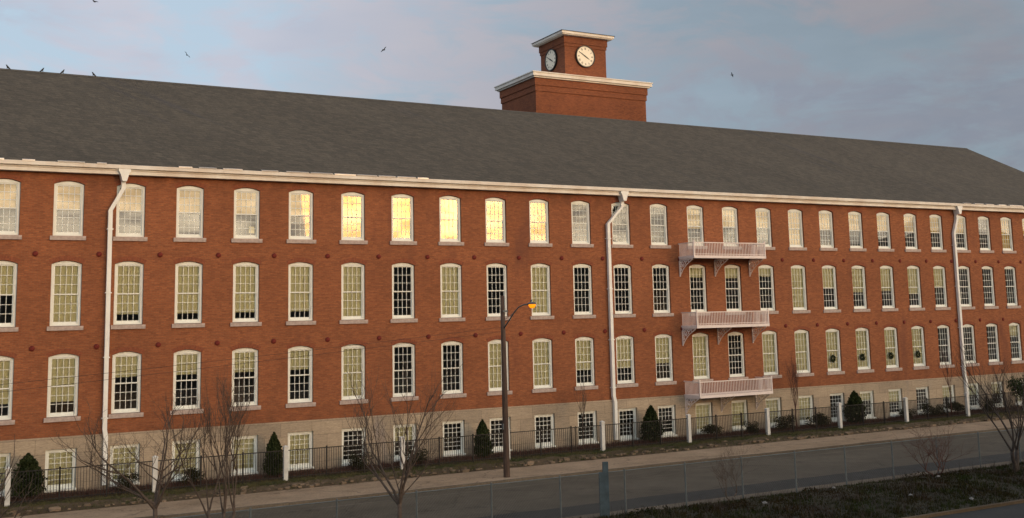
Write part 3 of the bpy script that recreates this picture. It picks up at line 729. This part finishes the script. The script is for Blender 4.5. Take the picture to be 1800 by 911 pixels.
def stem_me(h=.3, r=.04):
    mb = MB(); mb.tube([(0, 0, -.1), (0, 0, h)], [r, r*.6], 6); return me_of(mb, 'stem', M['barkdark'])
ckit = [conifer_kit(s) for s in (1, 2, 3)]; skit = [shrub_kit(s, 'shrub') for s in (5, 6, 7)]; stm = stem_me()
def plant(name, me, x, y, z, w, h, label, cat, group, rz):
    o = empty(name, (x, y, z), label, cat, group, rz)
    f = bpy.data.objects.new('foliage', me); COL.objects.link(f); f.parent = o; f.scale = (w, w, h)
    s = bpy.data.objects.new('stem', stm); COL.objects.link(s); s.parent = o
    return o
CON = [(1.22, .30, 1.35, 1.72, 'widest conical evergreen, behind the fence at the far left end of the facade'),
       (11.47, .2, .95, 1.95, 'narrow conical evergreen behind the fence beside the white post left of the large bare tree'),
       (22.12, .2, .95, 1.85, 'conical evergreen just left of the timber lamp pole'),
       (32.5, .2, 1.2, 1.95, 'dark conical evergreen just right of the middle downpipe'),
       (47.87, .2, 1.3, 1.95, 'conical evergreen right of the balconies, farthest from the viewer')]
for i, (x, z, w, h, lb) in enumerate(CON): plant('conical_evergreen', ckit[i % 3], x, -.95, z, w, h, lb, 'evergreen', 'conical evergreens along the facade', i*1.3)
SH = [(5.1, .6, .72, 'small round shrub right of the left downpipe foot'), (7.7, .7, .75, 'small round shrub between the first two bare trees, under the fourth basement window'),
      (15.65, .8, .75, 'loose low shrub left of the large bare tree'), (18.35, .9, .72, 'low shrub behind the large bare tree'),
      (36.75, .8, .72, 'round shrub under the left end of the balconies'), (39.37, .7, .66, 'small round shrub under the right half of the balconies'),
      (42.07, .8, .85, 'round shrub just right of the balconies beside the reddish sapling'), (44.63, .95, .85, 'shrub left of the white post before the farthest conical evergreen'),
      (52.4, .9, .62, 'lowest dark shrub right of the farthest conical evergreen'), (54.6, .95, .82, 'round shrub midway between the farthest conical evergreen and the right downpipe'),
      (57.0, .95, .84, 'dark shrub just left of the right downpipe'), (59.9, .9, .84, 'dark shrub just right of the right downpipe')]
for i, (x, w, h, lb) in enumerate(SH): plant('round_shrub', skit[i % 3], x, -1.05, .18, w*1.5, h*1.15, lb, 'shrub', 'round shrubs along the facade', i*.9)
plant('ivy_clump', shrub_kit(11, 'ivy'), 61.4, -2.5, 1.1, 1.7, 1.5, 'dark glossy leafy clump high beside the last white fence post', 'bush', None, 0)

def tree_mesh(seed, fork, height, spread, levels=4, r0=.07, stems=1, lean=0, upright=.5, density=1.0):
    """trunk (to the fork) and branches as two meshes, origin at the ground"""
    r = random.Random(seed); tr = MB(); br = MB()
    def grow(p, d, ln, rad, lev, mb):
        n = 4; pts = [p.copy()]; q = p.copy(); dd = d.copy()
        for i in range(n):
            dd = (dd+Vector((r.gauss(0, .10), r.gauss(0, .10), r.gauss(0, .07)+.05*upright))).normalized(); q = q+dd*ln/n; pts.append(q.copy())
        mb.tube(pts, [rad*(1-.5*i/n) for i in range(n+1)], 6 if lev < 2 else 4 if lev < 3 else 3, False)
        if lev >= levels: return
        nb = max(2, int((5 if lev == 0 else 4 if lev == 1 else 4)*density+r.uniform(-.5, .9)))
        for k in range(nb):
            t = r.uniform(.3, 1.0) if k else 1.0
            i = min(n, max(1, int(round(t*n)))); s = pts[i]
            az = r.uniform(0, 6.28); sp = r.uniform(.35, .85) if k else .2
            side = Vector((cos(az), sin(az), r.uniform(-.1, .4))).normalized()
            nd = (dd*(1-sp*.55)+side*sp*spread+Vector((0, 0, upright*.4))).normalized()
            grow(s, nd, ln*r.uniform(.55, .78), max(.0035, rad*(.5 if k else .6)), lev+1, br)
    for s in range(stems):
        a = 6.28*s/max(1, stems)+.4; off = Vector((cos(a), sin(a), 0))*(0.12 if stems > 1 else 0)
        top = off+Vector((lean+off.x*2.4, off.y*2.4, fork))
        pts = [off+Vector((0, 0, -.25)), off*1.2+Vector((lean*.2, 0, fork*.35)), off+(top-off)*.7+Vector((r.gauss(0, .03), 0, 0)), top]
        tr.tube(pts, [r0*1.35, r0*1.1, r0, r0*.92], 8)
        nb = 5 if stems == 1 else 3
        for k in range(nb):
            az = 6.28*k/nb+r.uniform(-.4, .4); sp = r.uniform(.35, .75)*spread if k else .1
            d = Vector((cos(az)*sp, sin(az)*sp, 1)).normalized()
            grow(top-Vector((0, 0, r.uniform(0, .12)*fork)), d, (height-fork)*r.uniform(.42, .58), r0*r.uniform(.5, .72), 1, br)
    return tr, br
def tree(name, loc, label, cat, m, **kw):
    tr, br = tree_mesh(**kw); o = empty(name, loc, label, cat)
    tr.build('trunk', m, o, True); br.build('branches', m, o, True); return o
tree('bare_tree', (3.0, -19, .15), 'bare spreading tree with grey forked trunk at the lower left, before the second fence post', 'tree', M['bark'], seed=21, fork=2.25, height=5.0, spread=1.6, r0=.065, levels=5, density=.85)
tree('bare_tree', (4.75, -19.3, .15), 'bare tree of several thin upright stems, right of the forked tree at the lower left', 'tree', M['bark'], seed=5, fork=1.9, height=4.9, spread=.5, r0=.042, stems=3, levels=5, upright=1.0, density=.8)
tree('bare_tree', (10.15, -19, .15), 'bare grey tree with rising boughs at the bottom centre left, left of the lamp pole', 'tree', M['bark'], seed=13, fork=1.5, height=4.75, spread=1.05, r0=.075, levels=5, upright=.8, density=.95)
tree('bare_tree', (-.9, -19.5, .15), 'thin bare twiggy tree cut by the left edge of the picture', 'tree', M['bark'], seed=33, fork=1.6, height=4.2, spread=1.2, r0=.05, levels=3)
tree('dark_tree', (38.5, -19, .15), 'dark forked tree with dense twigs on the grassy verge at the right edge', 'tree', M['barkdark'], seed=8, fork=.9, height=4.5, spread=.8, r0=.08, stems=2, levels=5, upright=.8, density=.85)
tree('sapling', (27.9, -1.2, .2), 'thin bare sapling tied between stakes left of the middle downpipe', 'sapling', M['bark'], seed=41, fork=1.6, height=3.5, spread=.35, r0=.03, levels=3, upright=1.2)
tree('reddish_sapling', (42.6, -1.4, .2), 'reddish upright sapling against the brick wall just right of the lowest balcony', 'sapling', M['twigred'], seed=44, fork=1.3, height=4.1, spread=.45, r0=.04, levels=4, upright=1.2)
tree('sapling', (56.1, -1.3, .2), 'thin bare sapling beside the right downpipe', 'sapling', M['twigred'], seed=47, fork=1.5, height=4.3, spread=.4, r0=.03, levels=3, upright=1.2)
tree('twiggy_bush', (35.2, -17.6, .1), 'reddish leafless bush tangled in the chain link fence near the dark forked tree', 'bush', M['twigred'], seed=51, fork=.3, height=2.0, spread=1.3, r0=.03, stems=3, levels=4, upright=.2)
tree('twiggy_bush', (24.2, -17.5, .1), 'brown leafless bush against the chain link fence, nearer the middle of the picture', 'bush', M['bark'], seed=53, fork=.3, height=1.9, spread=.9, r0=.02, stems=2, levels=4, upright=.5)
for dx in (-.45, .45):
    mb = MB(); mb.tube([(0, 0, -.1), (0, 0, 1.25)], .025, 6); o = mb.build('tree_stake', M['kerb']); o.location = (27.9+dx, -1.2, .2)
    tag(o, ('left' if dx < 0 else 'right')+' one of two short pale stakes holding the thin sapling by the middle downpipe', 'stake', 'stakes of the thin sapling')

# grass and weeds
def tufts(name, n, xr, yf, zf, hmin, hmax, m, seed, label, cat, w=.012):
    r = random.Random(seed); mb = MB()
    for _ in range(n):
        x = r.uniform(*xr); y = yf(r, x); z = zf(x, y); 
        for b in range(r.randint(3, 6)):
            a = r.uniform(0, 6.28); h = r.uniform(hmin, hmax); l = h*r.uniform(.2, .9); bx, by = x+r.gauss(0, .04), y+r.gauss(0, .04)
            dx, dy = cos(a)*w, sin(a)*w
            mb.poly([(bx-dy, by+dx, z-.03), (bx+dy, by-dx, z-.03), (bx+cos(a)*l, by+sin(a)*l, z+h)])
    return tag(mb.build(name, m), label, cat, kind='stuff')
vz = lambda x, y: float(np.interp(y, ys, (0.05, 0.12, 0.17, 0.19, 0.18, 0.14, 0.09, 0.05)))
tufts('verge_grass', 20000, (12, 60), lambda r, x: r.uniform(-23.05, -17.0), vz, .04, .14, M['grassB'], 3, 'rough dark grass covering the verge beyond the road', 'grass', .016)
tufts('verge_weeds', 900, (14, 60), lambda r, x: r.uniform(-22.5, -17.2), vz, .2, .55, M['barkdark'], 4, 'dead brown weed stems standing in the verge', 'weeds', .008)
tufts('yard_grass', 9000, (-4, 66), lambda r, x: -3.0+abs(r.gauss(0, .7)), lambda x, y: .19, .04, .11, M['grassA'], 5, 'thin grass along the foot of the iron fence', 'grass')
tufts('bank_grass', 4200, (-4, 66), lambda r, x: r.uniform(-4.25, -2.6), lambda x, y: float(np.interp(y, (-4.3, -3.8, -3.3), (.1, .17, .2))), .03, .12, M['grassA'], 6, 'dry grass on the bank above the pavement', 'grass')
mb = MB(); r = random.Random(77)
for _ in range(55):
    x = r.uniform(16, 60); y = -17.3-abs(r.gauss(0, 2.0)); y = max(-22.6, y); z = vz(x, y); w = r.uniform(.25, .8); h = r.uniform(.08, .28)
    for k in range(int(110*w)):
        a = r.uniform(0, 6.28); q = w*r.random()**.5; p = Vector((x+q*cos(a), y+q*sin(a), z+h*r.random()*(1-(q/w)**2*.6)))
        A_ = Vector((r.gauss(0, 1), r.gauss(0, 1), r.gauss(0, 1))).normalized()*.07; B_ = Vector((r.gauss(0, 1), r.gauss(0, 1), r.gauss(0, 1))).normalized()*.03
        mb.poly([p+A_, p+B_, p-A_, p-B_])
tag(mb.build('verge_brush', M['brush']), 'tangled dead leaves and low brush in dark heaps over the verge', 'brush', kind='stuff')
# rubble edging of the bank
mb = MB(); r = random.Random(12)
for _ in range(650):
    x = r.uniform(-4, 66); y = -4.25+abs(r.gauss(0, .55)); s = r.uniform(.02, .10)*(1.8 if r.random() < .08 else 1); z = .13+r.uniform(0, .07)
    base_ = len(mb.v); pts = []
    for q in ((-1,-1,-1),(1,-1,-1),(1,1,-1),(-1,1,-1),(-1,-1,1),(1,-1,1),(1,1,1),(-1,1,1)):
        mb.v.append((x+q[0]*s*r.uniform(.7, 1.5), y+q[1]*s*r.uniform(.5, 1), z+q[2]*s*r.uniform(.3, .7)))
    for q in ((0,3,2,1),(4,5,6,7),(0,1,5,4),(1,2,6,5),(2,3,7,6),(3,0,4,7)): mb.f.append(tuple(base_+i for i in q)); mb.mi.append(0)
tag(mb.build('rubble', M['rubble']), 'broken stones edging the bank above the pavement', 'rubble', kind='stuff')
# low dead plants against the foundation
tufts('dead_groundcover', 7000, (-4, 66), lambda r, x: r.uniform(-1.6, -.12), lambda x, y: .21, .05, .28, M['twigred'], 8, 'dead reddish ground cover at the foot of the wall', 'ground cover', .01)
# litter on the verge
for i, (x, y, lb) in enumerate([(24.6, -18.9, 'white scrap of litter nearest the timber post, on the dark verge'), (29.3, -17.6, 'crumpled pale litter at the road edge in the middle of the chain link fence'),
        (34.6, -18.2, 'pale litter just left of the dark forked tree'), (30.0, -20.8, 'white litter midway up the grassy verge'), (37.5, -20.4, 'flattened pale bag below the dark forked tree'), (31.5, -22.3, 'small white scrap beside the near lot kerb')]):
    r = random.Random(60+i); mb = MB(); n = 6
    vs = [(.12*cos(k/n*6.28)*r.uniform(.6, 1.3), .09*sin(k/n*6.28)*r.uniform(.6, 1.3), r.uniform(0, .05)) for k in range(n)]
    for k in range(n): mb.poly([vs[k], vs[(k+1) % n], (0, 0, .09)])
    mb.poly(vs[::-1]); o = mb.build('litter_scrap', M['litter']); o.location = (x, y, vz(x, y)+.05); tag(o, lb, 'litter', 'litter on the verge')

# ------------------------------------------------------------------ wreaths and papers in windows
for i, c in enumerate((18, 19, 20, 21)):
    mb = MB(); r = random.Random(i)
    for k in range(260):
        t = r.uniform(0, 6.28); q = .16+r.gauss(0, .04); p = Vector((q*cos(t), r.gauss(0, .03), q*sin(t))); a = Vector((r.gauss(0, 1), r.gauss(0, .4), r.gauss(0, 1))).normalized()*.06; b = Vector((r.gauss(0, 1), r.gauss(0, 1), r.gauss(0, 1))).normalized()*.025
        mb.poly([p+a, p+b, p-a, p-b])
    o = mb.build('wreath', M['wreath']); o.location = (wx(c)-.03, .10, ZROW['L']+.78)
    tag(o, ('dark round wreath in the lowest arched window row, %s of four counting from the balconies' % ('first', 'second', 'third', 'fourth')[i]), 'wreath', 'wreaths hung in a row of windows')
mb = MB(); mb.box(-.13, .13, 0, .01, -.16, .16); mb.box(-.13, .13, -.004, -.001, .03, .05)
o = mb.build('window_notice', M['paper']); o.location = (wx(4)+.28, .205, ZROW['T']+.42); tag(o, 'pale paper notice in the lower corner of a top row window', 'notice')

# ------------------------------------------------------------------ birds
def bird(loc, lb, flying, s=1.0, rz=0, bank=0):
    o_ = MB(); k = 10
    # body, head, beak and tail in one surface
    o_.tube([(-.20, 0, .02), (-.13, 0, .01), (-.05, 0, 0), (.05, 0, .01), (.12, 0, .035), (.16, 0, .06), (.20, 0, .06), (.25, 0, .05)], [.03, .035, .065, .07, .045, .045, .03, .004], 8)
    if flying:
        for sg in (-1, 1):
            w = [(.07, sg*.04, .03), (.09, sg*.22, .12), (.03, sg*.46, .08), (-.03, sg*.44, .075), (-.03, sg*.22, .11), (-.06, sg*.04, .02)]
            o_.poly(w if sg > 0 else w[::-1]); o_.poly([(x, y, z-.008) for x, y, z in (w[::-1] if sg > 0 else w)])
    else:
        for sg in (-1, 1): o_.tube([(.0, sg*.03, -.05), (.01, sg*.03, -.13)], .008, 4)
    b = o_.build('bird', M['bird'], None, True); b.location = loc; b.scale = (s, s, s); b.rotation_euler = (bank, 0 if flying else -.7, rz)
    tag(b, lb, 'bird', 'birds in flight' if flying else 'birds perched on the ridge')
for x, lb, rz in ((.4, 'leftmost dark bird perched on the roof ridge', 3.0), (2.0, 'second perched bird from the left on the ridge', .3), (2.98, 'third perched bird from the left on the ridge', .2), (4.51, 'rightmost perched bird on the ridge, apart from the others', 2.8)):
    bird((x, 9, ZR+.11), lb, False, .7, rz)
bird((10.5, 15, 23.4), 'bird flying over the left part of the roof', True, .6, 1.2, .9)
bird((22.1, 12, 24.2), 'bird flying between the left roof and the clock tower', True, .6, .4, -.5)
bird((53.1, 15, 26.0), 'bird flying right of the clock tower', True, .6, 2.2, .6)
bird((4.8, 12, 25.2), 'bird at the very top of the sky near the left corner', True, .6, .7, .4)
